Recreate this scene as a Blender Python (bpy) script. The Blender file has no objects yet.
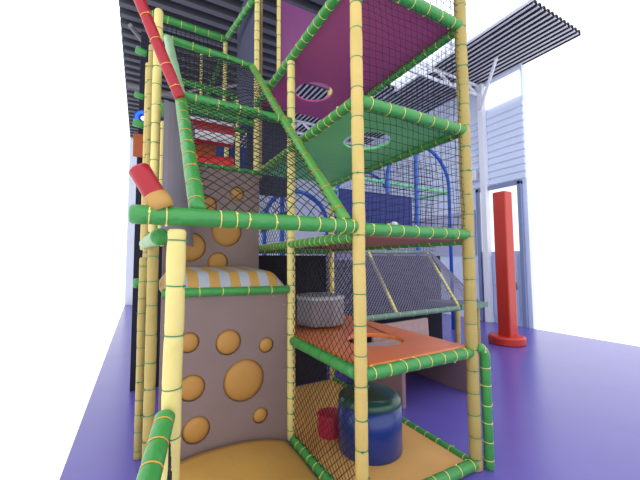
import bpy, bmesh, math, random
from mathutils import Vector, Matrix, noise
from mathutils.geometry import tessellate_polygon
random.seed(7)
C = bpy.context.scene.collection
PI = math.pi
H = 0.9857          # one storey of the play frame
W = 1.2             # one bay

# ------------------------------------------------------------------ materials
def lin(c):
    c = c / 255.0
    return c / 12.92 if c <= 0.04045 else ((c + 0.055) / 1.055) ** 2.4
def mat(name, rgb, rough=0.5, var=0.0, vscale=8.0, bump=0.0, bscale=30.0, metal=0.0, spec=0.5, coat=0.0, weave=0.0, wscale=120.0):
    m = bpy.data.materials.new(name); m.use_nodes = True
    nt = m.node_tree; b = nt.nodes['Principled BSDF']
    col = tuple(lin(x) for x in rgb) + (1,)
    b.inputs['Base Color'].default_value = col
    b.inputs['Roughness'].default_value = rough
    b.inputs['Metallic'].default_value = metal
    b.inputs['Specular IOR Level'].default_value = spec
    b.inputs['Coat Weight'].default_value = coat
    b.inputs['Coat Roughness'].default_value = 0.15
    tc = nt.nodes.new('ShaderNodeTexCoord')
    src = None
    if var > 0:
        n = nt.nodes.new('ShaderNodeTexNoise'); n.inputs['Scale'].default_value = vscale; n.inputs['Detail'].default_value = 5
        nt.links.new(tc.outputs['Object'], n.inputs['Vector'])
        r = nt.nodes.new('ShaderNodeMapRange'); r.inputs[1].default_value = .3; r.inputs[2].default_value = .7
        r.inputs[3].default_value = 1 - var; r.inputs[4].default_value = 1 + var * .6
        nt.links.new(n.outputs[0], r.inputs[0])
        mx = nt.nodes.new('ShaderNodeVectorMath'); mx.operation = 'SCALE'
        mx.inputs[0].default_value = col[:3]
        nt.links.new(r.outputs[0], mx.inputs['Scale']); src = mx.outputs[0]
        nt.links.new(src, b.inputs['Base Color'])
    last = None
    if bump > 0:
        n = nt.nodes.new('ShaderNodeTexNoise'); n.inputs['Scale'].default_value = bscale; n.inputs['Detail'].default_value = 4
        nt.links.new(tc.outputs['Object'], n.inputs['Vector'])
        bp = nt.nodes.new('ShaderNodeBump'); bp.inputs['Strength'].default_value = bump; bp.inputs['Distance'].default_value = 0.02
        nt.links.new(n.outputs[0], bp.inputs['Height']); last = bp
        nt.links.new(bp.outputs[0], b.inputs['Normal'])
    if weave > 0:
        ck = nt.nodes.new('ShaderNodeTexChecker'); ck.inputs['Scale'].default_value = wscale
        nt.links.new(tc.outputs['Object'], ck.inputs['Vector'])
        mx2 = nt.nodes.new('ShaderNodeMixRGB'); mx2.blend_type = 'MULTIPLY'
        mx2.inputs[0].default_value = weave
        mx2.inputs[1].default_value = col
        if src is not None: nt.links.new(src, mx2.inputs[1])
        ck.inputs['Color1'].default_value = (1, 1, 1, 1); ck.inputs['Color2'].default_value = (.35, .33, .3, 1)
        nt.links.new(ck.outputs[0], mx2.inputs[2]); nt.links.new(mx2.outputs[0], b.inputs['Base Color'])
    return m
def emit(name, rgb, s):
    m = bpy.data.materials.new(name); m.use_nodes = True
    nt = m.node_tree; nt.nodes.clear()
    e = nt.nodes.new('ShaderNodeEmission'); o = nt.nodes.new('ShaderNodeOutputMaterial')
    e.inputs[0].default_value = tuple(lin(x) for x in rgb) + (1,); e.inputs[1].default_value = s
    nt.links.new(e.outputs[0], o.inputs[0]); return m

M = {
 'slate_navy': mat('slate_navy_cloth', (58, 60, 88), .8, .1, 4, .1, 60),
 'bench_top': mat('pale_mauve_brown_board', (168, 140, 138), .55, .14, 9, .1, 30),  # paler and more mottled than the side boards
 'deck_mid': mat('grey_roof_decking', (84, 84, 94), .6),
 'net_dim': mat('dark_grey_net_cord', (70, 70, 88), .8),
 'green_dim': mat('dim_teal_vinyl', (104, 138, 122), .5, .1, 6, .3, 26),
 'yellow': mat('yellow_foam_vinyl', (226, 208, 128), .5, .06, 5, .25, 22),
 'yellow_deep': mat('deeper_yellow_foam_vinyl', (212, 184, 104), .5, .08, 5, .25, 22),
 'yellow_dull': mat('dull_yellow_foam_vinyl', (180, 158, 88), .55, .1, 5, .25, 22),  # same foam vinyl in a duller, browner yellow
 'brown_foam': mat('tan_brown_foam_vinyl', (172, 140, 92), .6, .1, 5, .25, 22),
 'green': mat('green_foam_vinyl', (62, 146, 70), .34, .08, 6, .35, 26),
 'green_pale': mat('faded_green_foam_vinyl', (150, 190, 150), .45, .1, 6, .3, 26),
 'green_light': mat('light_green_foam_vinyl', (92, 160, 72), .36, .08, 6, .3, 26),
 'red': mat('red_foam_vinyl', (170, 22, 40), .36, .06, 6, .3, 24),
 'tie_green': mat('green_plastic_tie', (40, 130, 90), .4),
 'tie_yellow': mat('yellow_plastic_tie', (232, 214, 120), .4),
 'tie_orange': mat('orange_plastic_tie', (226, 160, 70), .4),
 'net': mat('black_net_cord', (22, 22, 28), .8),
 'net_green': mat('green_net_cord', (40, 96, 60), .8),
 'net_grey': mat('grey_net_cord', (128, 124, 150), .8),
 'brown_board': mat('taupe_textured_vinyl', (138, 116, 112), .6, .06, 3, .1, 60, weave=.22, wscale=170),
 'bump': mat('ochre_textured_vinyl', (190, 138, 66), .6, .05, 3, .1, 60, weave=.22, wscale=170),
 'ochre': mat('ochre_mat_vinyl', (196, 150, 76), .5, .08, 2.5, .12, 30, weave=.2, wscale=150),
 'tan': mat('tan_mat_vinyl', (214, 164, 92), .42, .06, 3, .3, 7),
 'orange': mat('orange_vinyl', (226, 118, 36), .25, .06, 3, .12, 9, coat=.3),
 'green_deck': mat('green_deck_vinyl', (116, 208, 132), .4, .06, 3, .35, 7),
 'purple_deck': mat('magenta_deck_vinyl', (176, 70, 132), .38, .05, 3, .3, 6),
 'purple_wall': mat('purple_wall_vinyl', (128, 66, 120), .45, .05, 3, .3, 6),
 'rust_deck': mat('rust_deck_vinyl', (160, 112, 96), .5, .1, 6, .2, 20),
 'grey_vinyl': mat('grey_vinyl', (124, 116, 122), .45, .06, 5, .3, 18),
 'grey_light': mat('light_grey_vinyl', (168, 172, 184), .4, .06, 5, .3, 18),
 'slide_grey': mat('slate_grey_panel', (128, 122, 134), .4, .08, 3, .1, 10),
 'blue': mat('blue_vinyl', (18, 50, 128), .3, .05, 5, .08, 9, coat=.2),
 'darkgreen': mat('dark_green_vinyl', (18, 76, 64), .28, .05, 5, .08, 9, coat=.25),
 'crimson': mat('crimson_vinyl', (180, 24, 62), .35, .05, 5, .12, 14),
 'bright_red': mat('bright_red_vinyl', (220, 30, 34), .35, .05, 5, .2, 14),
 'white_vinyl': mat('white_vinyl', (225, 224, 232), .45, .03, 5, .1, 14),
 'rust_orange': mat('rust_orange_vinyl', (176, 84, 40), .5, .1, 5, .1, 14),
 'navy': mat('navy_panel_cloth', (42, 54, 120), .8, .08, 4, .1, 60),
 'midnight': mat('midnight_blue_cloth', (26, 26, 44), .85, .1, 4, .1, 60),
 'blue_panel': mat('royal_blue_panel', (30, 60, 140), .6, .06, 4, .1, 60),
 'blue_pole': mat('blue_painted_steel', (30, 90, 190), .35),
 'mint_bar': mat('mint_foam_vinyl', (110, 200, 150), .45, .06, 6, .3, 26),
 'steel': mat('galvanised_steel', (150, 152, 158), .35, metal=.8),
 'bench': mat('mauve_brown_board', (142, 114, 122), .55, .06, 5, .1, 30),
 'floor': mat('violet_floor_vinyl', (100, 88, 176), .25, .05, 1.5, .03, 20),
 'wall_white': mat('white_painted_wall', (236, 237, 240), .7, .02, 1, .02, 20),
 'wall_blue': mat('pale_blue_cladding', (214, 224, 248), .45, .03, 1),
 'wall_lilac': mat('lilac_grey_cladding', (176, 178, 206), .5, .05, 1),
 'wall_back': mat('pale_back_wall', (226, 230, 244), .7, .04, 1),
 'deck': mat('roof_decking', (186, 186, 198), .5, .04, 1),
 'deck_shade': mat('shaded_decking_valleys', (58, 58, 68), .6, .05, 1),  # shade of the decking valleys, put into the colour
 'steel_white': mat('white_painted_steel', (228, 230, 238), .4),
 'steel_grey': mat('grey_painted_steel', (120, 116, 120), .5),
 'door_blue': mat('pale_blue_door_paint', (170, 184, 222), .4),
 'frame_dark': mat('slate_door_frame', (120, 134, 172), .4),
 'post_red': mat('orange_red_pad', (196, 50, 34), .4, .05, 5, .1, 12),
 'glass': emit('daylight_in_glazing', (244, 248, 255), 1.25),
 'skylight': emit('daylight_in_roof_light', (236, 242, 255), 1.8),
 'led': emit('blue_led_glow', (40, 90, 255), 2.5),
 'led_white': emit('white_led_glow', (200, 220, 255), 2.0),
 'rubber': mat('black_rubber', (24, 24, 26), .7),
}

# ------------------------------------------------------------------ helpers
def link(name, bm, m, parent=None, loc=None, smooth=False, mats=None):
    me = bpy.data.meshes.new(name); 
    base = Vector(loc) if loc is not None else Vector((0, 0, 0))
    if loc is not None: bmesh.ops.translate(bm, verts=bm.verts, vec=-base)
    bm.to_mesh(me); bm.free()
    for mm in (mats or [m]): me.materials.append(mm)
    if smooth:
        for p in me.polygons: p.use_smooth = True
    o = bpy.data.objects.new(name, me); C.objects.link(o)
    if parent is not None: o.parent = parent
    else: o.location = base
    return o
def tag(o, label, cat, group=None, kind=None):
    o['label'] = label; o['category'] = cat
    if group: o['group'] = group
    o['kind'] = kind or 'thing'
    return o
def thing(name, label, cat, loc, group=None):
    o = bpy.data.objects.new(name, None); C.objects.link(o); o.empty_display_size = .1
    o.location = loc
    return tag(o, label, cat, group)
def part(name, bm, m, root, smooth=False, mats=None, parent=None):
    """mesh given in world coordinates, hung under root"""
    p = parent or root
    base = Vector(root.location)
    o = link(name, bm, m, p, loc=base, smooth=smooth, mats=mats)
    return o
def structure(name, bm, m, smooth=False, mats=None):
    o = link(name, bm, m, smooth=smooth, mats=mats); o['kind'] = 'structure'; return o
def add_box(bm, x0, x1, y0, y1, z0, z1, bevel=0, mi=0, seg=2):
    r = bmesh.ops.create_cube(bm, size=1)
    vs = r['verts']
    for v in vs:
        v.co.x = x0 if v.co.x < 0 else x1; v.co.y = y0 if v.co.y < 0 else y1; v.co.z = z0 if v.co.z < 0 else z1
    fs = list({f for v in vs for f in v.link_faces})
    for f in fs: f.material_index = mi
    if bevel:
        es = list({e for v in vs for e in v.link_edges})
        bmesh.ops.bevel(bm, geom=es, offset=bevel, segments=seg, profile=.6, affect='EDGES')
    return bm
def box(*a, **k): return add_box(bmesh.new(), *a, **k)
def frame_axes(d):
    d = d.normalized()
    up = Vector((0, 0, 1)) if abs(d.z) < .9 else Vector((0, 1, 0))
    a = d.cross(up).normalized(); b = a.cross(d).normalized()
    return a, b
def add_bar(bm, p0, p1, r, n=6, mi=0):
    p0 = Vector(p0); p1 = Vector(p1); a, b = frame_axes(p1 - p0)
    rings = []
    for p in (p0, p1):
        rings.append([bm.verts.new(p + a * math.cos(2*PI*k/n) * r + b * math.sin(2*PI*k/n) * r) for k in range(n)])
    for k in range(n):
        f = bm.faces.new((rings[0][k], rings[0][(k+1) % n], rings[1][(k+1) % n], rings[1][k])); f.material_index = mi
    for q in rings:
        f = bm.faces.new(q); f.material_index = mi
def sweep(bm, pts, rads, n=14, cap=True):
    """tube through points with a radius each"""
    rings = []
    a = None
    for i, p in enumerate(pts):
        d = (pts[min(i+1, len(pts)-1)] - pts[max(i-1, 0)]).normalized()
        if a is None: a, b = frame_axes(d)
        a = (a - d * a.dot(d)).normalized(); b = a.cross(d)
        rings.append([bm.verts.new(p + (a * math.cos(2*PI*k/n) + b * math.sin(2*PI*k/n)) * rads[i]) for k in range(n)])
    for i in range(len(rings)-1):
        for k in range(n):
            bm.faces.new((rings[i][k], rings[i][(k+1) % n], rings[i+1][(k+1) % n], rings[i+1][k]))
    if cap:
        bm.faces.new(rings[0]); bm.faces.new(rings[-1])
    bmesh.ops.recalc_face_normals(bm, faces=bm.faces)
    return bm
def add_sheet(bm, poly, holes, fn, t):
    """flat plate with holes: fn(a, b, n) -> world point; thickness t along n"""
    loops = [poly] + holes
    flat = [Vector((p[0], p[1], 0)) for l in loops for p in l]
    tris = tessellate_polygon([[Vector((p[0], p[1], 0)) for p in l] for l in loops])
    top = [bm.verts.new(fn(p.x, p.y, 0)) for p in flat]; bot = [bm.verts.new(fn(p.x, p.y, t)) for p in flat]
    for tr in tris:
        bm.faces.new([top[i] for i in tr]); bm.faces.new([bot[i] for i in reversed(tr)])
    k = 0
    for l in loops:
        n = len(l)
        for i in range(n):
            j = (i+1) % n
            bm.faces.new((top[k+i], top[k+j], bot[k+j], bot[k+i]))
        k += n
    bmesh.ops.recalc_face_normals(bm, faces=bm.faces)
    return bm
def circ(cx, cy, rx, ry=None, n=32, j=0):
    ry = ry or rx
    return [(cx + rx * math.cos(2*PI*k/n), cy + ry * math.sin(2*PI*k/n)) for k in range(n)]

# -------- padded tubes
tie_cache = {}
def tie_mesh(r, m):
    key = (round(r, 4), m.name)
    if key in tie_cache: return tie_cache[key]
    bm = bmesh.new(); n = 20; w = .003; t = .0026
    prof = [(-w, 0), (-w, t), (w, t), (w, 0)]
    rings = [[bm.verts.new(((r + q[1]) * math.cos(2*PI*k/n), (r + q[1]) * math.sin(2*PI*k/n), q[0])) for q in prof] for k in range(n)]
    for k in range(n):
        for i in range(4):
            bm.faces.new((rings[k][i], rings[(k+1) % n][i], rings[(k+1) % n][(i+1) % 4], rings[k][(i+1) % 4]))
    add_box(bm, r, r + .009, -.006, .006, -.006, .006)
    bmesh.ops.recalc_face_normals(bm, faces=bm.faces)
    me = bpy.data.meshes.new('cable_tie'); bm.to_mesh(me); bm.free(); me.materials.append(m)
    tie_cache[key] = me
    return me
def tube(name, label, cat, pts, r=.045, m='yellow', tie='tie_green', gap=.2, group=None, first=None, last=None, lean=.06, pinch=.94, ties=None):
    pts = [Vector(p) for p in pts]
    root = thing(name, label, cat, pts[0], group)
    seglen = [(pts[i+1]-pts[i]).length for i in range(len(pts)-1)]
    L = sum(seglen)
    def at(s):
        for i, l in enumerate(seglen):
            if s <= l or i == len(seglen)-1: return pts[i].lerp(pts[i+1], min(1, s / l)), (pts[i+1]-pts[i]).normalized()
            s -= l
    f = gap * .5 if first is None else first
    pos = []
    s = f
    while s < L - .03:
        pos.append(s); s += gap * random.uniform(.88, 1.1)
    if ties is not None: pos = ties
    S = set([0, .012, L-.012, L])
    for s in pos:
        for d in (-.03, -.012, 0, .012, .03): 
            if .015 < s + d < L-.015: S.add(s + d)
    k = max(2, int(L / .06))
    for i in range(1, k):
        q = L * i / k
        if all(abs(q - p) > .04 for p in pos): S.add(q)
    S = sorted(S)
    seedv = random.uniform(0, 50)
    P, R = [], []
    for s in S:
        p, d = at(s)
        rr = r * (1 + .05 * noise.noise(Vector((s * 7, seedv, 0))))
        for q in pos:
            u = abs(s - q)
            if u < .029: rr *= pinch + (1 - pinch) * (u / .03)
        if s <= 0 or s >= L: rr = r * .8
        P.append(p + Vector((noise.noise(Vector((s*3, seedv, 5))), noise.noise(Vector((s*3, seedv, 9))), 0)) * r * .06); R.append(rr)
    part('foam_sleeve', sweep(bmesh.new(), P, R, 16), M[m], root, smooth=True)
    me = tie_mesh(r * pinch * 1.012, M[tie])
    for s in pos:
        p, d = at(s)
        a, b = frame_axes(d)
        rot = Matrix((a, b, d)).transposed().to_4x4()
        tilt = Matrix.Rotation(random.uniform(-lean, lean), 4, 'X') @ Matrix.Rotation(random.uniform(-lean, lean), 4, 'Y') @ Matrix.Rotation(random.uniform(0, 6.28), 4, 'Z')
        o = bpy.data.objects.new('cable_tie', me); C.objects.link(o); o.parent = root
        o.matrix_local = Matrix.Translation(p - pts[0]) @ rot @ tilt
    return root
GP = 'yellow padded uprights of the play frame'; GB = 'green padded beams of the play frame'
def post(label, x, y, z0, z1, r=.048, m='yellow', **k):
    return tube('padded_post', label, 'padded post', [(x, y, z0), (x, y, z1)], r, m, k.pop('tie', 'tie_green'), group=GP, **k)
def beam(label, p0, p1, r=.045, m='green', **k):
    k.setdefault('gap', .15)
    return tube('padded_crossbar', label, 'padded bar', [p0, p1], r, m, k.pop('tie', 'tie_yellow'), group=GB, **k)

# -------- nets
def net(label, P00, P10, P11, P01, cell=.05, diag=False, r=.0023, m='net', sag=.02, jit=.003, clip=None, name='safety_net', shape=None, group='nets of the play frame'):
    P00, P10, P11, P01 = map(Vector, (P00, P10, P11, P01))
    nrm = (P10-P00).cross(P01-P00).normalized()
    sd = random.uniform(0, 99)
    def S(u, v):
        p = P00*(1-u)*(1-v) + P10*u*(1-v) + P11*u*v + P01*(1-u)*v
        w = noise.noise(Vector((u*2.3, v*2.3, sd))) * sag * 2 + sag * math.sin(PI*u) * math.sin(PI*v)
        q = Vector((noise.noise(Vector((u*14, v*14, sd))), noise.noise(Vector((u*14, v*14, sd+9))), noise.noise(Vector((u*14, v*14, sd+19))))) * jit * 2
        if 0.001 < u < .999 and .001 < v < .999: p = p + nrm * w + q
        return p
    lu = max((P10-P00).length, (P11-P01).length); lv = max((P01-P00).length, (P11-P10).length)
    bm = bmesh.new()
    def strand(uv0, uv1):
        ln = math.hypot((uv1[0]-uv0[0])*lu, (uv1[1]-uv0[1])*lv)
        if ln < .02: return
        n = max(1, int(ln / .1))
        pts = [(uv0[0]+(uv1[0]-uv0[0])*k/n, uv0[1]+(uv1[1]-uv0[1])*k/n) for k in range(n+1)]
        if shape: 
            run = []
            for q in pts + [None]:
                if q is not None and shape(*q): run.append(q)
                else:
                    if len(run) > 1: sw(run)
                    run = []
        else: sw(pts)
    def sw(pts):
        P = [S(*q) for q in pts]
        d = (P[-1]-P[0]).normalized(); a = d.cross(nrm).normalized()
        prev = None
        for p in P:
            ring = [bm.verts.new(p + a*r), bm.verts.new(p + nrm*r), bm.verts.new(p - a*r), bm.verts.new(p - nrm*r)]
            if prev:
                for k in range(4): bm.faces.new((prev[k], prev[(k+1) % 4], ring[(k+1) % 4], ring[k]))
            prev = ring
    if not diag:
        nu = round(lu/cell); nv = round(lv/cell)
        for i in range(nu+1): strand((i/nu, 0), (i/nu, 1))
        for j in range(nv+1): strand((0, j/nv), (1, j/nv))
    else:
        c = cell * 1.414
        k = -lv
        while k < lu:        # lines x - y = k
            x0 = max(0, k); y0 = x0 - k; x1 = min(lu, lv + k); y1 = x1 - k
            strand((x0/lu, y0/lv), (x1/lu, y1/lv)); 
            # mirrored: x + y' 
            strand((x0/lu, 1-y0/lv), (x1/lu, 1-y1/lv)); k += c
    o = link(name, bm, M[m], loc=(P00+P11)/2)
    return tag(o, label, 'net', group)

# ================================================================== SETTING
structure('floor', box(-1.9, 7.6, -4.2, 14.0, -.12, -.02), M['floor'])
structure('wall_back', box(-1.9, 7.7, 14.0, 14.1, -.12, 7.3), M['wall_back'])
# right wall with the opening of the door
bm = bmesh.new()
for y0, y1, z0, z1 in ((2.95, 3.1, -.12, 7.3), (3.1, 4.36, 3.85, 7.3), (4.36, 14.0, -.12, 7.3)):
    add_box(bm, 7.62, 7.75, y0, y1, z0, z1)
structure('wall_right', bm, M['wall_blue'])
bm = bmesh.new()           # horizontal cladding ribs on the wall
z = 3.95
while z < 6.0:
    add_box(bm, 7.58, 7.62, 2.95, 14, z, z + .15, .012, seg=1); z += .2
structure('trim_1', bm, M['wall_blue'])
bm = bmesh.new(); add_box(bm, 7.585, 7.62, 4.5, 14, 1.9, 3.3)
structure('trim_2', bm, M['wall_lilac'])
# roof-level clerestory glazing in the right wall
bm = bmesh.new(); add_box(bm, 7.56, 7.62, 2.98, 4.05, 6.25, 6.95); structure('window_1', bm, M['glass'])
# roof: corrugated decking
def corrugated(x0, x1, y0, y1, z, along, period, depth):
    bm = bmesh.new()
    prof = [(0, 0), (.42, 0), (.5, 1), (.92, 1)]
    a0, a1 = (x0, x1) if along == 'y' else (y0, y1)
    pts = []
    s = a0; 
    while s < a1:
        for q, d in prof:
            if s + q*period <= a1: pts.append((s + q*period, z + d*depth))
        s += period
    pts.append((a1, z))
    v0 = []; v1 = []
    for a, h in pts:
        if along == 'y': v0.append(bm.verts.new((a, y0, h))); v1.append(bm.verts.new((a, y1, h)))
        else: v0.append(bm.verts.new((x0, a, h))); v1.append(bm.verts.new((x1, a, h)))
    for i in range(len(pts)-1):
        f = bm.faces.new((v0[i], v0[i+1], v1[i+1], v1[i])); f.material_index = 0 if i % 4 == 0 else 1  # recessed pans and their sides get the painted shade
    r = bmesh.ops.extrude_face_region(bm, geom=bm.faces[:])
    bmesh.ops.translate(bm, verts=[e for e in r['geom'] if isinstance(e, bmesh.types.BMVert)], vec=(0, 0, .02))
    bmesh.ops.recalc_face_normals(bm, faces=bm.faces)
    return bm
bm = corrugated(5.5, 7.7, 1.6, 14.1, 7.1, 'y', .17, .1); structure('ceiling', bm, None, mats=[M['deck'], M['deck_shade']])
bm = corrugated(2.4, 5.5, 5.6, 14.1, 7.1, 'y', .17, .1); structure('ceiling_back', bm, None, mats=[M['deck'], M['deck_shade']])
bm = corrugated(-1.9, 2.4, -1.5, 14.1, 7.1, 'x', .34, .14); structure('ceiling_left', bm, None, mats=[M['deck_mid'], M['deck_shade']])
structure('window_2', box(2.4, 5.5, -1.5, 5.6, 7.3, 7.33), M['skylight'])
bm = bmesh.new()
for y in (-.6, 1.4, 3.4, 5.6): add_box(bm, 2.4, 5.5, y-.03, y+.03, 7.2, 7.3)
add_box(bm, 2.36, 2.44, -1.5, 5.6, 7.05, 7.35); add_box(bm, 5.46, 5.54, -1.5, 5.6, 7.05, 7.35)
structure('trim_3', bm, M['steel_white'])
# steelwork
def steel(label, segs, m='steel_white', r=.05):
    bm = bmesh.new()
    for a, b in segs: add_bar(bm, a, b, r, 8)
    o = link('roof_truss', bm, M[m], loc=segs[0][0]); return tag(o, label, 'roof truss', 'steel roof trusses')
steel('white steel roof truss braced down to the white wall column', [((7.5, 4.17, 6.2), (6.6, 3.0, 7.0)), ((7.5, 4.17, 6.75), (2.4, 4.17, 6.75)), ((7.5, 4.17, 7.05), (2.4, 4.17, 7.05)), ((7.4, 4.17, 6.75), (6.9, 4.17, 7.05)), ((6.9, 4.17, 7.05), (6.3, 4.17, 6.75)), ((6.3, 4.17, 6.75), (5.7, 4.17, 7.05)), ((5.7, 4.17, 7.05), (5.1, 4.17, 6.75)), ((5.1, 4.17, 6.75), (4.5, 4.17, 7.05))], r=.045)
steel('white steel roof truss farther back over the dome frame', [((7.5, 9, 6.6), (2.4, 9, 6.6)), ((7.5, 9, 7.05), (2.4, 9, 7.05))] + [((7.5-k*.6, 9, 6.6 if k % 2 else 7.05), (6.9-k*.6, 9, 7.05 if k % 2 else 6.6)) for k in range(8)], r=.05)
steel('grey steel roof truss crossing under the dark roof at left', [((-1.8, 8.0, 6.5), (2.6, 8.0, 6.5)), ((-1.4, 9.5, 7.0), (1.8, 6.2, 6.7)), ((-1.7, 6.0, 6.9), (0.2, 9.5, 6.9))], 'steel_grey', .05)
bm = bmesh.new(); add_box(bm, 7.42, 7.6, 4.0, 4.17, -.02, 7.05, .01)
o = link('support_mast', bm, M['steel_white'], loc=(7.5, 4.17, -.02)); tag(o, 'tall white steel column against the right wall beside the door', 'column')
# wall lamp
lamp = thing('emergency_light', 'small square white emergency light on the pale wall, left of the column', 'wall light', (7.56, 4.46, 4.33))
lh = part('lamp_housing', box(7.46, 7.62, 4.32, 4.60, 4.18, 4.50, .02), M['steel_white'], lamp)
part('lamp_lens', box(7.44, 7.47, 4.36, 4.56, 4.23, 4.45, .008), M['white_vinyl'], lamp, parent=lh)
# door
dr = bpy.data.objects.new('door_1', None); C.objects.link(dr); dr.location = (7.6, 3.73, 0); dr['kind'] = 'structure'
bm = bmesh.new()
add_box(bm, 7.52, 7.68, 4.30, 4.40, -.02, 3.9, .01); add_box(bm, 7.52, 7.68, 3.06, 3.16, -.02, 3.9, .01); add_box(bm, 7.52, 7.68, 3.06, 4.40, 3.8, 3.92, .01)
part('door_frame', bm, M['frame_dark'], dr)
bm = box(7.58, 7.64, 3.16, 4.30, -.02, 2.0)
for y in (3.25, 3.52, 3.79, 4.06): add_box(bm, 7.56, 7.58, y, y+.2, .15, .95, .01); add_box(bm, 7.56, 7.58, y, y+.2, 1.05, 1.88, .01)
leaf = part('door_leaf', bm, M['door_blue'], dr)
part('door_glass', box(7.6, 7.63, 3.16, 4.30, 2.0, 3.8), M['glass'], dr, parent=leaf)
part('door_handle', box(7.5, 7.56, 3.3, 3.34, .95, 1.15, .01), M['steel'], dr, parent=leaf)
# red padded post with round foot
rp = thing('padded_column', 'tall orange-red padded column on the violet floor in front of the door', 'padded column', (5.45, 2.45, -.02))
part('column_pad', box(5.44, 5.72, 2.24, 2.52, .1, 3.25, .03), M['post_red'], rp)
bm = bmesh.new(); sweep(bm, [Vector((5.56, 2.4, z)) for z in (-.02, 0, .12, .15)], [.34, .36, .36, .33], 28); part('foot_pad', bm, M['post_red'], rp, smooth=False)

# ================================================================== PLAY FRAME: uprights
Y5 = 5.2 * H
tube('padded_post', 'pale yellow padded post in the left foreground, ending under the long green beam', 'padded post', [(-1.21, 0, -.02), (-1.195, 0, 1.93)], .048, gap=.27, first=.1, group=GP)
post('near yellow padded post running full height in the middle of the photo', 0.0, 0, -.02, Y5, .046, 'yellow_deep', gap=.215)
post('dull yellow padded post full height at the right front corner of the frame', 1.185, 0, -.02, Y5, .052, 'yellow_dull', gap=.2)
post('yellow padded post behind the net at the right edge of the taupe climbing board', 0, 1.2, -.02, 3.9, .042, gap=.16, first=.1)
post('yellow padded post at the right edge of the upper climbing board', 0, 2.4, -.02, 5.8, .036, gap=.15)
post('brown padded post just right of the tall pale one near the top', 0.16, 2.75, 3.0, 6.0, .038, 'brown_foam', gap=.17)
post('yellow padded post behind the grey drum seat at the back of the orange deck', 1.2, 2.4, -.02, 4.6, .042, gap=.17)
post('slim yellow padded post against the purple wall above the magenta deck', .29, 2.3, 3.9, 5.6, .028, gap=.2)
post('yellow padded post left of the lower climbing board, behind the pale front one', -1.27, 1.2, -.02, 1.9, .043, 'yellow_dull', gap=.22)
post('bright yellow padded post standing tall behind the red slanted tube', -1.265, 1.7, 2.05, 4.35, .042, 'yellow', gap=.2)
post('yellow padded post second from the left edge in the cluster at left', -1.31, 2.1, 1.2, 4.2, .036, 'yellow_dull', gap=.18)
post('orange-tinted padded post left of the upper left cluster', -1.34, 2.5, 1.9, 4.2, .034, 'yellow_deep', gap=.2)
post('short yellow padded post just right of the upper left cluster', -1.18, 2.0, 1.93, 3.3, .035, 'yellow', gap=.3)
post('dull yellow padded post at the far lower left of the frame', -1.335, 1.6, -.02, 1.8, .04, 'yellow_dull', gap=.15)
post('brownish yellow padded post at the very lower left edge', -1.285, 1.95, -.02, 1.85, .04, 'brown_foam', gap=.16)
post('netted yellow post right of the red and white roller, in front of the blue panel', 0.0, 3.4, 2.95, 4.45, .036, gap=.12)
post('netted yellow post just left of the blue panel, below the striped roller', -.16, 3.5, 2.95, 3.75, .036, gap=.12)
post('thin netted post under the middle green beam at the upper left', -.56, 3.6, 4.5, 5.25, .026, gap=.1)
post('netted yellow post standing under the top left green beam', -.18, 3.6, 4.3, 5.55, .035, gap=.1)
post('faint brown post behind the dark net below the long green beam', .55, 2.4, .02, 1.84, .02, 'brown_foam', gap=.3)
# ------------------------------------------------------------------ beams
beam('long green padded beam across the photo with yellow ties, left of the near post', (-1.42, 0, 2.0), (-.03, 0, 2.0), .05, gap=.16, ties=[.09, .17, .45, .54, .61, .78, .93, 1.08, 1.2, 1.28, 1.35])
beam('green padded beam between the two front posts at the second storey', (.03, 0, 1.985), (1.17, 0, 1.985), .047, gap=.15, tie='tie_yellow')
beam('green padded beam along the front edge of the orange deck', (.03, 0, .96), (1.17, 0, .96), .047, gap=.14)
beam('green padded beam on the floor at the lower right front of the frame', (.03, 0, .03), (1.17, 0, .03), .047, gap=.15)
beam('green padded beam on the floor dividing the tan pad from the violet floor', (1.2, .05, .0), (1.2, 2.35, .0), .04, gap=.14)
beam('green padded beam on the floor along the bottom of the black net', (0, .05, .0), (0, 1.15, .0), .045, gap=.13)
beam('green padded beam along the left edge of the orange deck', (0, .05, .96), (0, 1.15, .96), .047, gap=.2, tie='tie_green')
beam('green padded beam at the front edge of the green deck', (.03, 0, 2.93), (1.17, 0, 2.93), .05, 'green', gap=.16)
beam('dark green padded beam along the left edge of the green deck', (0, .05, 2.94), (0, 2.35, 2.94), .042, gap=.11)
beam('green padded beam along the right edge of the green deck', (1.2, .05, 2.94), (1.2, 2.35, 2.94), .045, 'green', gap=.17)
beam('green padded beam at the front edge of the magenta deck', (.03, 0, 3.92), (1.17, 0, 3.92), .048, gap=.16)
beam('green padded beam rising steeply along the left edge of the magenta deck', (0, .05, 3.94), (0, 2.4, 3.94), .044, gap=.125)
beam('green padded beam along the right edge of the magenta deck', (1.2, .05, 3.92), (1.2, 2.35, 3.92), .04, gap=.14)
beam('green padded beam just behind the long green one, seen above the striped cushion', (0, .05, 1.93), (0, 2.35, 1.93), .042, gap=.1, tie='tie_yellow')
beam('green padded beam along the right side of the second storey, seen edge on', (1.2, .05, 1.93), (1.2, 2.35, 1.93), .035, gap=.15)
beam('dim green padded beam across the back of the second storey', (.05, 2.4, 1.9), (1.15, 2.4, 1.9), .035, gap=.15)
beam('green padded beam capping the lower taupe climbing board', (-1.2, 1.19, 1.49), (-.03, 1.19, 1.47), .04, gap=.22, tie='tie_yellow')
beam('green padded beam under the red roller on top of the upper climbing board', (-1.0, 2.12, 2.92), (-.03, 2.12, 2.9), .028, gap=.2)
beam('green padded rung halfway up the slanted net', (-1.06, 1.19, 3.25), (0, 1.19, 3.23), .045, gap=.2)
beam('green padded beam at the top of the slanted net', (-1.2, 2.4, 4.53), (-.08, 2.4, 4.48), .047, gap=.22)
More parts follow.
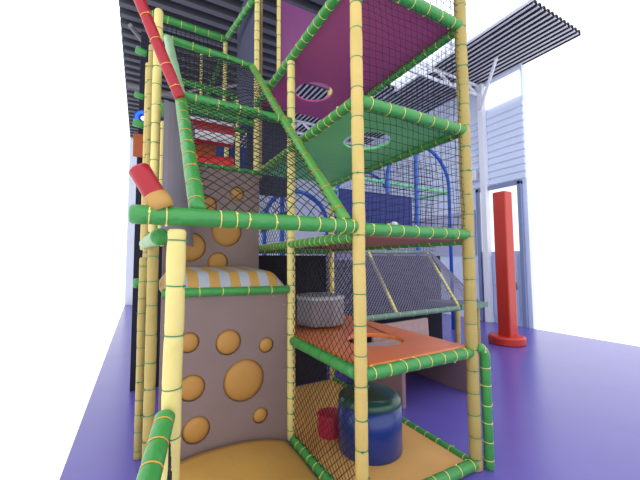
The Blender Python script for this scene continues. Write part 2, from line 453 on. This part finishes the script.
beam('highest green padded beam at the upper left of the photo', (-1.4, 3.55, 5.58), (-.2, 3.55, 5.56), .055, gap=.2)
beam('thin green netted bar just behind the middle rung', (-.95, 2.38, 3.68), (-.05, 2.38, 3.66), .042, gap=.2)
beam('thin green netted bar directly above the red and white roller', (-.92, 2.62, 3.62), (-.1, 2.62, 3.62), .028, gap=.25)
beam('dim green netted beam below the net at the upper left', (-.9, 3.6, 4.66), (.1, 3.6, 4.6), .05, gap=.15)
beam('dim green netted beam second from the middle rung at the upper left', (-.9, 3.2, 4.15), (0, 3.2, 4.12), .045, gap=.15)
beam('green beam rising out of the top of the photo from the top left corner post', (-.17, 3.5, 5.56), (-.05, 2.45, 5.5), .045, gap=.18)
beam('dark green slanted brace at the left under the top net', (-.52, 3.62, 4.3), (-.2, 3.62, 5.35), .035, gap=.2)
beam('dark green slanted brace meeting the top of the slanted net', (-.02, 3.5, 4.45), (.26, 3.5, 5.1), .035, gap=.2)
beam('mint green bar behind the brown post near the magenta deck', (.3, 3.6, 5.05), (.85, 3.6, 4.95), .035, 'mint_bar', gap=.3)
beam('green padded beam going back at left behind the pale front post', (-1.27, .16, 1.9), (-1.33, 1.6, 1.93), .05, gap=.3)
beam('short green padded bar end left of the grey panel top', (-1.22, 1.95, 3.42), (-1.02, 1.95, 3.42), .07, gap=.5)
beam('dim green bar at the left edge beside the upper red tube', (-1.5, 3.2, 4.75), (-1.36, 3.2, 4.72), .05, gap=.3)
beam('dim green bar at the left edge above the blue emblem', (-1.5, 3.2, 4.1), (-1.38, 3.2, 4.08), .04, gap=.3)
beam('green bar at the left edge below the blue emblem', (-1.5, 3.0, 3.62), (-1.34, 3.0, 3.6), .05, gap=.3)
beam('small green bar at the left edge low behind the dull posts', (-1.42, 1.8, 1.55), (-1.2, 1.8, 1.55), .045, gap=.12, tie='tie_green')
tube('padded_post', 'short green padded post hugging the right front corner post outside', 'padded post', [(1.29, -.05, -.02), (1.29, -.05, .93), (1.26, -.045, .985), (1.2, -.04, 1.0)], .042, 'green', 'tie_yellow', .16)
tube('padded_handrail', 'green padded handrail with yellow ties sloping out of the lower left corner', 'handrail', [(-1.235, -.05, .99), (-1.345, -.5, .83)], .047, 'green', 'tie_orange', .12)
tube('padded_rail', 'green padded tube with orange ties down the left side of the slanted net', 'padded rail', [(-1.09, .02, 2.04), (-1.09, 1.15, 3.2)], .047, 'green', 'tie_orange', .17)
tube('padded_rail', 'faded pale green tube at the upper left end of the slanted net', 'padded rail', [(-1.09, 1.22, 3.27), (-1.14, 2.36, 4.5)], .05, 'green_pale', 'tie_yellow', 3)
tube('padded_rail', 'light green padded tube down the right side of the slanted net', 'padded rail', [(-.09, .03, 2.04), (-.1, 1.2, 3.25), (-.08, 2.36, 4.46)], .043, 'green_light', 'tie_orange', .25)
tube('padded_rail', 'upper red slanted tube meeting the green one at the top left', 'padded rail', [(-1.1, 1.08, 3.17), (-1.42, 1.08, 3.92), (-1.5, 1.08, 4.1)], .047, 'red', 'tie_orange', .2)
lr = tube('padded_rail', 'lower red slanted tube resting on the long green beam at the left edge', 'padded rail', [(-1.285, 0, 2.07), (-1.39, .02, 2.25)], .055, 'red', 'tie_yellow', .5, ties=[.02])
bm = bmesh.new(); sweep(bm, [Vector((-1.268, 0, 2.035)), Vector((-1.285, 0, 2.07)), Vector((-1.305, .003, 2.105)), Vector((-1.31, .004, 2.115))], [.062, .064, .06, .05], 18); part('wrapped_foot', bm, M['ochre'], lr, smooth=True)

# ================================================================== decks
def deck(name, label, x0, x1, y0, y1, z, t, holes, m, bumpy=False):
    poly = [(x0, y0), (x1, y0), (x1, y1), (x0, y1)]
    bm = add_sheet(bmesh.new(), poly, holes, lambda a, b, n: Vector((a, b, z + n)), t)
    o = link(name, bm, M[m], loc=((x0+x1)/2, (y0+y1)/2, z)); 
    bv = o.modifiers.new('b', 'BEVEL'); bv.width = .012; bv.segments = 2; bv.angle_limit = 1.0
    return tag(o, label, 'deck')
deck('padded_deck', 'orange vinyl deck with a round climb-through hole', .03, 1.17, .03, 2.05, .965, .045, [circ(.62, .63, .265)], 'orange')
deck('padded_deck', 'rust-brown deck of the second storey seen from just below', .03, 1.17, .03, 2.36, 1.93, .03, [], 'rust_deck')
deck('padded_deck', 'green vinyl deck with a round hole, seen from below', .02, 1.18, .02, 2.38, 2.955, .03, [circ(.61, .69, .235)], 'green_deck')
deck('padded_deck', 'magenta vinyl deck with a round hole, seen from below', .02, 1.18, .02, 2.38, 3.945, .03, [circ(.56, 1.73, .24)], 'purple_deck')
o = link('padded_board', box(.3, 1.18, 2.36, 2.4, 4.45, 5.6, .01), M['purple_wall'], loc=(.74, 2.38, 4.45)); tag(o, 'purple padded wall hanging above the magenta deck at the top', 'padded wall')
deck('floor_pad', 'tan floor pad under the blue drum', .04, 1.16, .04, 2.36, -.02, .035, [], 'tan')
# domed ochre mat
bm = bmesh.new(); n = 24; g = []
for i in range(n+1):
    row = []
    for j in range(n+1):
        u = i/n; v = j/n
        x = -1.2 + 1.15*u; y = -.3 + 1.45*v
        z = -.01 + .135 * (max(0, math.sin(PI*u**.78))**.6) * (min(1, (v+.02)*3)**.5) + .012*noise.noise(Vector((x*3, y*3, 1)))
        row.append(bm.verts.new((x, y, z)))
    g.append(row)
for i in range(n):
    for j in range(n): bm.faces.new((g[i][j], g[i+1][j], g[i+1][j+1], g[i][j+1]))
r = bmesh.ops.extrude_face_region(bm, geom=bm.faces[:]); 
for v in [e for e in r['geom'] if isinstance(e, bmesh.types.BMVert)]: v.co.z = -.018
bmesh.ops.recalc_face_normals(bm, faces=bm.faces)
o = link('floor_mat', bm, M['ochre'], loc=(-.6, .4, -.02), smooth=True); tag(o, 'domed ochre floor mat at the foot of the taupe climbing board', 'floor mat')

# ================================================================== climbing boards with holes
def climb_board(label, x0, x1, y, z0, z1, holes):
    root = thing('climbing_board', label, 'climbing board', ((x0+x1)/2, y, z0), 'taupe climbing boards')
    hs = [circ(x, z, rr) for x, z, rr in holes]
    hs2 = []
    for (x, z, rr) in holes:
        if x - rr > x0 + .01 and x + rr < x1 - .01: hs2.append(circ(x, z, rr))
    bm = add_sheet(bmesh.new(), [(x0, z0), (x1, z0), (x1, z1), (x0, z1)], hs2, lambda a, b, n: Vector((a, y + n, b)), .05)
    bd = part('board', bm, M['brown_board'], root)
    for (x, z, rr) in holes:
        bm = bmesh.new(); N = 28; rings = []
        for k, (q, dy) in enumerate(((1.04, .044), (1.0, .03), (.9, .012), (.7, -.004), (.4, -.012), (.12, -.015))):
            rings.append([bm.verts.new((x + rr*q*math.cos(2*PI*i/N), y + dy, z + rr*q*math.sin(2*PI*i/N))) for i in range(N)])
        for k in range(len(rings)-1):
            for i in range(N): bm.faces.new((rings[k][i], rings[k][(i+1) % N], rings[k+1][(i+1) % N], rings[k+1][i]))
        bm.faces.new(rings[-1]); bm.faces.new(rings[0])
        bmesh.ops.recalc_face_normals(bm, faces=bm.faces)
        part('hold_pad', bm, M['bump'], root, smooth=True, parent=bd)
    for (x, z) in ((x0+.03, z1-.25), (x0+.03, z1-.7), (x1-.03, z1-.15), (x1-.03, z1-.8), (x1-.15, z1-.06)):
        bm = bmesh.new(); sweep(bm, [Vector((x, y-.006, z)), Vector((x, y+.005, z))], [.009, .012], 10); part('bolt', bm, M['steel'], root, parent=bd)
LOW = [(-.975, 1.05, .09), (-.63, 1.01, .118), (-.265, .94, .075), (-.48, .64, .195), (-.945, .655, .115), (-.9, .29, .118), (-.32, .285, .075)]
climb_board('lower taupe climbing board with seven round ochre pads, below the striped cushion', -1.2, -.045, 1.2, -.02, 1.47, LOW)
UP = [(-.33, 2.6, .09), (-.69, 2.43, .12), (-.45, 2.12, .18), (-.86, 1.93, .17), (-.55, 1.75, .12)]
climb_board('upper taupe climbing board with round ochre pads, behind the slanted net', -1.15, -.045, 2.12, 1.45, 2.9, UP)
# top of the lower block and striped cushion
cu = thing('striped_cushion', 'domed cushion with ochre and white stripes on the climbing step', 'cushion', (-.6, 1.6, 1.47))
bm = bmesh.new(); n = 36; g = []
for i in range(n+1):
    row = []
    for j in range(15):
        u = i/n; v = j/14
        x = -1.18 + 1.13*u; y = 1.2 + .9*v
        e = min(1, min(u, 1-u)/.14); ev = min(1, v/.16)
        z = 1.5 + .15 * (1-(1-e)**2) * (.25+.75*(1-(1-ev)**2)) + .05*v
        row.append(bm.verts.new((x, y, z)))
    g.append(row)
for i in range(n):
    for j in range(14):
        f = bm.faces.new((g[i][j], g[i+1][j], g[i+1][j+1], g[i][j+1])); f.material_index = (i // 3) % 2
top = bm.faces[:]
r = bmesh.ops.extrude_face_region(bm, geom=top)
for v in [e for e in r['geom'] if isinstance(e, bmesh.types.BMVert)]: v.co.z = 1.46
bmesh.ops.recalc_face_normals(bm, faces=bm.faces)
part('cushion_cover', bm, None, cu, smooth=True, mats=[M['ochre'], M['grey_light']])
# grey side panel (curved) left of the upper board
bm = bmesh.new(); rows = []
for k in range(13):
    a = PI/2 * k/12
    x = -1.2 + .34*math.sin(a) ; y = 1.55 + .55*(1-math.cos(a))
    rows.append((x, y))
v = [[bm.verts.new((x, y, z)) for z in (1.93, 2.6, 3.35 - .1*i/12)] for i, (x, y) in enumerate(rows)]
for i in range(12):
    for j in range(2): bm.faces.new((v[i][j], v[i+1][j], v[i+1][j+1], v[i][j+1]))
r = bmesh.ops.extrude_face_region(bm, geom=bm.faces[:]); bmesh.ops.translate(bm, verts=[e for e in r['geom'] if isinstance(e, bmesh.types.BMVert)], vec=(.02, .03, 0))
bmesh.ops.recalc_face_normals(bm, faces=bm.faces)
o = link('side_panel', bm, M['slide_grey'], loc=(-1.0, 1.8, 1.93), smooth=False); tag(o, 'curved slate grey side panel left of the upper climbing board', 'side panel')

# ================================================================== rollers
def roller(label, x0, x1, y, z, r, stripes, group='rollers above the climbing boards', squash=None):
    root = thing('squeeze_roller', label, 'roller', ((x0+x1)/2, y, z - r), group)
    bm = bmesh.new(); N = 40; X = [x0, x0+.015] + [x0 + (x1-x0)*k/10 for k in range(1, 10)] + [x1-.015, x1]
    rings = []
    for k, x in enumerate(X):
        rr = r*.9 if k in (0, len(X)-1) else r
        if squash: rr *= 1 - squash*math.sin(PI*(x-x0)/(x1-x0))**2 - .05*noise.noise(Vector((x*9, 0, 3)))
        rings.append([bm.verts.new((x, y + rr*math.cos(2*PI*i/N), z + rr*math.sin(2*PI*i/N))) for i in range(N)])
    for k in range(len(X)-1):
        for i in range(N):
            f = bm.faces.new((rings[k][i], rings[k][(i+1) % N], rings[k+1][(i+1) % N], rings[k+1][i]))
            f.material_index = ((i+3)//5) % 2 if stripes else 0
    a = bm.faces.new(rings[0]); b = bm.faces.new(rings[-1])
    bmesh.ops.recalc_face_normals(bm, faces=bm.faces)
    part('roller_cover', bm, None, root, smooth=True, mats=[M['red'], M['white_vinyl']] if stripes else [M['bright_red']])
    bm = bmesh.new(); add_bar(bm, (x0-.05, y, z), (x1+.05, y, z), .02, 10); part('axle', bm, M['steel'], root)
roller('red and white striped foam roller across the upper tunnel mouth', -.98, -.25, 2.72, 3.56, .17, True)
roller('plain red sagging foam roller under the striped one', -.95, -.25, 2.72, 3.12, .12, False, squash=.25)
o = link('tunnel_wall', box(-.98, -.42, 3.02, 3.06, 3.0, 3.7, .01), M['rust_orange'], loc=(-.65, 3.04, 3.0)); tag(o, 'rust-orange padded wall seen between the two rollers', 'padded wall')

# ================================================================== drums
def drum(name, label, x, y, z0, r, h, mside, mtop, n=48, dome=.06, lip=.12):
    root = thing(name, label, 'foam drum', (x, y, z0))
    bm = bmesh.new()
    sweep(bm, [Vector((x, y, z0+q)) for q in (0, .012, h*.5, h-lip)], [r*.97, r, r*1.01, r], n); part('drum_side', bm, M[mside], root, smooth=n > 12)
    P = [Vector((x, y, z0+h-lip))]; R = [r*1.003]
    for k in range(10):
        a = PI/2*k/9
        P.append(Vector((x, y, z0+h-dome+dome*.8*math.sin(a)))); R.append(r*1.003 - dome*(1-math.cos(a)))
    for q, dz in ((.5, .9), (.25, .97), (.03, 1.0)): P.append(Vector((x, y, z0+h-dome+dome*dz))); R.append(r*q)
    bm = bmesh.new(); sweep(bm, P, R, n); part('drum_top', bm, M[mtop], root, smooth=n > 12)
    return root
drum('foam_drum', 'large glossy blue foam drum with dark green top on the tan pad', .57, .66, .015, .295, .53, 'blue', 'darkgreen', 56, .085, .1)
drum('foam_drum', 'small crimson many-sided foam drum beside the big blue one', .37, 1.05, .015, .135, .21, 'crimson', 'crimson', 10, .02, .03)
drum('foam_drum', 'grey eight-sided foam drum seat on the orange deck', .50, 1.5, 1.032, .29, .34, 'grey_vinyl', 'grey_light', 8, .03, .05)

# ================================================================== dark panels behind
def panel(label, x0, x1, y, z0, z1, m, t=.04, name='back_panel'):
    o = link(name, box(x0, x1, y, y+t, z0, z1, .008), M[m], loc=((x0+x1)/2, y, z0)); return tag(o, label, 'back panel', 'dark cloth panels behind the frame')
panel('midnight blue cloth wall closing the back of the bottom storeys', -.3, 1.14, 2.46, -.02, 1.84, 'midnight')
panel('midnight blue cloth wall behind the left part of the grey net', 1.3, 2.35, 3.3, -.02, 1.78, 'midnight')
panel('navy cloth panel behind the top of the slanted net', .23, 1.15, 3.66, 2.95, 4.6, 'slate_navy')
panel('royal blue panel between the netted posts right of the rollers', -.35, .22, 3.62, 2.95, 3.75, 'blue_panel')
panel('added dark sheet for the darkness behind the cluster of posts at the left edge', -1.45, -1.0, 3.4, -.02, 3.35, 'midnight')  # added sheet, its dark colour stands for the unlit background
panel('added dark sheet for the darkness high at the left edge behind the upper red tube', -1.45, -1.2, 3.75, 3.4, 5.4, 'midnight')  # added as well, darkness of the upper background as a sheet
panel('dark orange panel at the left edge below the blue emblem', -1.5, -1.36, 3.3, 3.25, 3.58, 'rust_orange')
o = link('back_panel', box(.0, .04, 2.5, 3.5, 3.95, 6.0, .008), M['slate_navy'], loc=(.02, 3.0, 3.95)); tag(o, 'grey-navy netted side wall left of the tall yellow posts at the top', 'back panel', 'dark cloth panels behind the frame')
panel('navy blue cloth panel beyond the second storey, right of the near post', 2.05, 4.0, 3.5, 2.15, 3.2, 'navy')
o = bmesh.new(); bmesh.ops.create_uvsphere(o, u_segments=24, v_segments=16, radius=.11)
bmesh.ops.translate(o, verts=o.verts, vec=(3.18, 3.2, 2.45)); o = link('play_ball', o, M['white_vinyl'], loc=(3.18, 3.2, 2.34), smooth=True); tag(o, 'small pale ball lying in front of the navy panel', 'ball')
# slanted dark wedge seen through the net by the second yellow post
o = link('wedge_pad', add_sheet(bmesh.new(), [(0, 0), (.55, .22), (.55, .42), (0, .22)], [], lambda a, b, n: Vector((.28+a, 3.0+n, 2.2+b)), .06), M['darkgreen'], loc=(.5, 3.0, 2.2)); tag(o, 'dark green sloping pad seen through the net left of the second post', 'pad')

# blue LED emblem
em = thing('led_emblem', 'round blue glowing emblem at the left edge of the frame', 'light', (-1.385, 3.6, 3.93))
bm = bmesh.new(); sweep(bm, [Vector((-1.385, 3.62, 3.93)), Vector((-1.385, 3.59, 3.93))], [.13, .13], 28); disc = part('emblem_disc', bm, M['blue_panel'], em)
bm = bmesh.new()
for k in range(24):
    a0 = 2*PI*k/24; a1 = 2*PI*(k+1)/24
    add_bar(bm, (-1.385+.09*math.cos(a0), 3.585, 3.93+.09*math.sin(a0)), (-1.385+.09*math.cos(a1), 3.585, 3.93+.09*math.sin(a1)), .022, 6)
part('light_ring', bm, M['led'], em, parent=disc)
bm = bmesh.new(); sweep(bm, [Vector((-1.385, 3.59, 3.93)), Vector((-1.385, 3.575, 3.93))], [.035, .03], 16); part('light_centre', bm, M['led_white'], em, parent=disc)

# ================================================================== bench unit right of the frame
bn = thing('play_bench', 'mauve-brown boxed play bench on the violet floor below the orange deck', 'play bench', (2.0, 1.6, -.02))
part('side_board', box(1.43, 1.49, 1.15, 2.2, -.02, .46, .008), M['bench'], bn)
part('side_board', box(2.5, 2.56, 1.05, 2.2, -.02, .46, .008), M['bench'], bn)
part('bench_top', box(1.41, 2.58, 1.08, 2.22, .46, .5, .008), M['bench_top'], bn)
part('back_board', box(1.49, 2.5, 2.14, 2.2, -.02, .46), M['bench'], bn)
bm = add_sheet(bmesh.new(), [(1.9, -.02), (3.12, -.02), (3.12, .74), (1.9, .72)], [], lambda a, b, n: Vector((a, 2.26 + n + b*.06, b)), .05)
o = link('leaning_board', bm, M['bench_top'], loc=(2.5, 2.28, -.02)); tag(o, 'mauve-brown board standing upright just beyond the orange deck', 'board')
# ================================================================== second structure: sloping grey net
def xa(x): return x
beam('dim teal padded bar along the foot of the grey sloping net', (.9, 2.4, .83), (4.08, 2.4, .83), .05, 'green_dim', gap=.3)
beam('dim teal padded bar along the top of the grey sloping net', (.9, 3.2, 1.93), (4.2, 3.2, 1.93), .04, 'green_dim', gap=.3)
for i, (x, d) in enumerate(((.95, 'leftmost'), (2.5, 'middle'), (4.08, 'right'))):
    tube('padded_rail', d + ' pale yellow padded rail running down the grey sloping net', 'padded rail', [(x, 2.42, .86), (x, 3.18, 1.92)], .033, 'yellow', 'tie_green', .08, group='rails of the grey sloping net')
post('short yellow post holding up the right end of the grey sloping net', 4.02, 2.4, -.02, .78, .05, 'yellow_dull', gap=.25)
post('short yellow post at the outer corner of the pad right of the grey net', 4.75, 2.5, -.02, .78, .05, 'yellow_dull', gap=.25)
o = link('corner_pad', add_sheet(bmesh.new(), [(4.1, 2.35), (4.9, 2.35), (4.9, 2.6), (4.3, 3.3), (4.1, 3.3)], [], lambda a, b, n: Vector((a, b, .8+n)), .1), M['green_dim'], loc=(4.4, 2.6, .8)); tag(o, 'dim teal corner pad right of the grey sloping net', 'pad')
net('grey cargo net sloping between pale yellow rails beyond the orange deck', (.9, 2.42, .88), (4.05, 2.42, .88), (4.15, 3.18, 1.96), (.9, 3.18, 1.96), .042, True, .007, 'net_grey', .03, .006, name='cargo_net')
net('grey net closing the right end of the sloping cargo net', (4.1, 2.42, .9), (4.85, 2.5, .9), (4.3, 3.2, 1.9), (4.18, 3.18, 1.93), .042, True, .006, 'net_grey', .01, .004, name='cargo_net')
panel('dark cloth wall under the grey sloping net', 2.4, 4.6, 3.27, -.02, 1.86, 'midnight')
net('dark net belly sagging under the foot of the grey sloping net', (.9, 2.42, .8), (4.05, 2.42, .8), (4.05, 3.1, .76), (.9, 3.1, .76), .045, True, .006, 'net_dim', -.05, .006, name='cargo_net')

# ================================================================== blue dome frames
def hoop(label, cx, y, r, z0, zs, m='blue_pole', tr=.045):
    bm = bmesh.new(); P = [Vector((cx - r, y, z0)), Vector((cx - r, y, zs))]
    for k in range(1, 20):
        a = PI - PI*k/20; P.append(Vector((cx + r*math.cos(a), y, zs + r*.95*math.sin(a))))
    P += [Vector((cx + r, y, zs)), Vector((cx + r, y, z0))]
    sweep(bm, P, [tr]*len(P), 12)
    o = link('arched_pole', bm, M[m], loc=(cx-r, y, z0), smooth=True); tag(o, label, 'arched pole', 'blue arched poles behind the frame')
hoop('nearest blue arched pole right of the navy panel', 4.68, 3.9, 1.05, -.02, 3.65)
hoop('blue arched pole seen through the net left of the near post', 1.5, 4.3, .72, -.02, 2.55)
hoop('farther blue arched pole over the navy panel', 4.9, 6.5, 1.1, -.02, 3.6)
bm = bmesh.new(); add_bar(bm, (4.55, 3.9, -.02), (4.55, 3.9, 4.4), .05, 12); o = link('blue_pole', bm, M['blue_pole'], loc=(4.55, 3.9, -.02)); tag(o, 'straight blue pole standing beside the navy panel', 'pole')
bm = bmesh.new(); add_bar(bm, (1.2, 4.4, -.02), (1.2, 4.4, 3.1), .05, 12); o = link('blue_pole', bm, M['blue_pole'], loc=(1.2, 4.4, -.02)); tag(o, 'straight blue pole left of the navy panel behind the slanted tube', 'pole')
beam('mint padded bar joining the blue poles in front', (2.9, 3.95, 3.6), (5.75, 3.95, 3.55), .04, 'mint_bar', gap=.3)
beam('mint padded bar behind, joining the blue poles', (3.2, 5.8, 3.75), (6.2, 5.8, 3.75), .04, 'mint_bar', gap=.4)
beam('mint padded bar going back from the right blue pole', (5.73, 3.98, 3.55), (5.73, 6.5, 3.6), .035, 'mint_bar', gap=.4)
net('black net hung on the blue arched poles', (2.9, 4.0, 2.0), (5.25, 4.0, 2.0), (5.25, 4.0, 4.2), (2.9, 4.0, 4.2), .1, False, .006)

# ================================================================== nets of the frame
net('black square net across the front between the second storey and the green deck', (.04, -.01, 2.0), (1.16, -.01, 2.0), (1.16, -.01, 2.92), (.04, -.01, 2.92), .062)
net('black square net across the front between the green and magenta decks', (.04, -.01, 2.98), (1.16, -.01, 2.98), (1.16, -.01, 3.9), (.04, -.01, 3.9), .062)
net('black square net across the front above the magenta deck', (.04, -.01, 3.98), (1.16, -.01, 3.98), (1.16, -.01, 4.9), (.04, -.01, 4.9), .062)
net('black net on the right side below the green deck', (1.21, .04, 2.0), (1.21, 2.36, 2.0), (1.21, 2.36, 2.9), (1.21, .04, 2.9), .08)
net('black net on the right side between the green and magenta decks', (1.21, .04, 2.98), (1.21, 2.36, 2.98), (1.21, 2.36, 3.88), (1.21, .04, 3.88), .08)
net('black net on the right side above the magenta deck', (1.21, .04, 3.98), (1.21, 2.36, 3.98), (1.21, 2.36, 4.8), (1.21, .04, 4.8), .08)
net('black diamond net over the tan pad, left of the near post', (0.0, .04, .02), (0.0, 1.16, .02), (0.0, 1.16, .92), (0.0, .04, .92), .05, True, .0028)
net('black diamond net beside the orange deck and the grey drum', (0.0, .04, 1.0), (0.0, 1.16, 1.0), (0.0, 1.16, 1.9), (0.0, .04, 1.9), .055, True, .0028)
net('black diamond net behind the second post under the long green beam', (0.0, 1.24, 1.0), (0.0, 2.36, 1.0), (0.0, 2.36, 1.9), (0.0, 1.24, 1.9), .055, True, .003)
net('slack black diamond net slanting up from the long green beam', (-1.06, .06, 2.06), (-.12, .06, 2.06), (-.1, 2.36, 4.44), (-1.1, 2.36, 4.44), .062, True, .0036, sag=.035, jit=.006, name='climbing_net')
net('black diamond net between the second post and the upper climbing board', (0, 1.24, 1.98), (0, 2.36, 1.98), (0, 2.36, 2.9), (0, 1.24, 2.9), .055, True, .003)
net('black square net between the two highest green beams at the upper left', (-1.3, 3.58, 4.65), (-.2, 3.58, 4.65), (-.2, 3.58, 5.52), (-1.3, 3.58, 5.52), .07, False, .005)
net('black square net in front of the navy panel at the back', (-.1, 3.55, 2.95), (1.15, 3.55, 2.95), (1.15, 3.55, 4.6), (-.1, 3.55, 4.6), .07, False, .004)
net('black net across the back of the bottom storeys', (.05, 2.43, .02), (1.15, 2.43, .02), (1.15, 2.43, 1.84), (.05, 2.43, 1.84), .06, True, .004, 'net')
net('scrap of black net hanging below the green handrail at the lower left', (-1.21, -.06, .1), (-1.22, -.5, .1), (-1.225, -.5, .74), (-1.215, -.06, .93), .05, True, .0028)

# ================================================================== world, lights, camera
w = bpy.data.worlds.new('World'); bpy.context.scene.world = w; w.use_nodes = True
w.node_tree.nodes['Background'].inputs[0].default_value = (.93, .96, 1, 1)
w.node_tree.nodes['Background'].inputs[1].default_value = 1.55
cam = bpy.data.cameras.new('Camera'); co = bpy.data.objects.new('Camera', cam); C.objects.link(co)
F, PITCH, YAW, ROLL = 325.33, .06505, .50323, -.005916
CX, CY, CZ = -1.3624, -1.8969, 1.7553
fw = Vector((math.sin(YAW)*math.cos(PITCH), math.cos(YAW)*math.cos(PITCH), math.sin(PITCH)))
rt = Vector((math.cos(YAW), -math.sin(YAW), 0)); up = rt.cross(fw)
r2 = rt*math.cos(ROLL) + up*math.sin(ROLL); u2 = -rt*math.sin(ROLL) + up*math.cos(ROLL)
co.matrix_world = Matrix.Translation((CX, CY, CZ)) @ Matrix((r2, u2, -fw)).transposed().to_4x4()
cam.sensor_width = 36; cam.lens = 36*F/640; cam.clip_start = .02
sc = bpy.context.scene; sc.camera = co
sc.view_settings.view_transform = 'Standard'; sc.view_settings.look = 'None'
sc.view_settings.gamma = 1; sc.view_settings.use_curve_mapping = False; sc.view_settings.exposure = 0.1
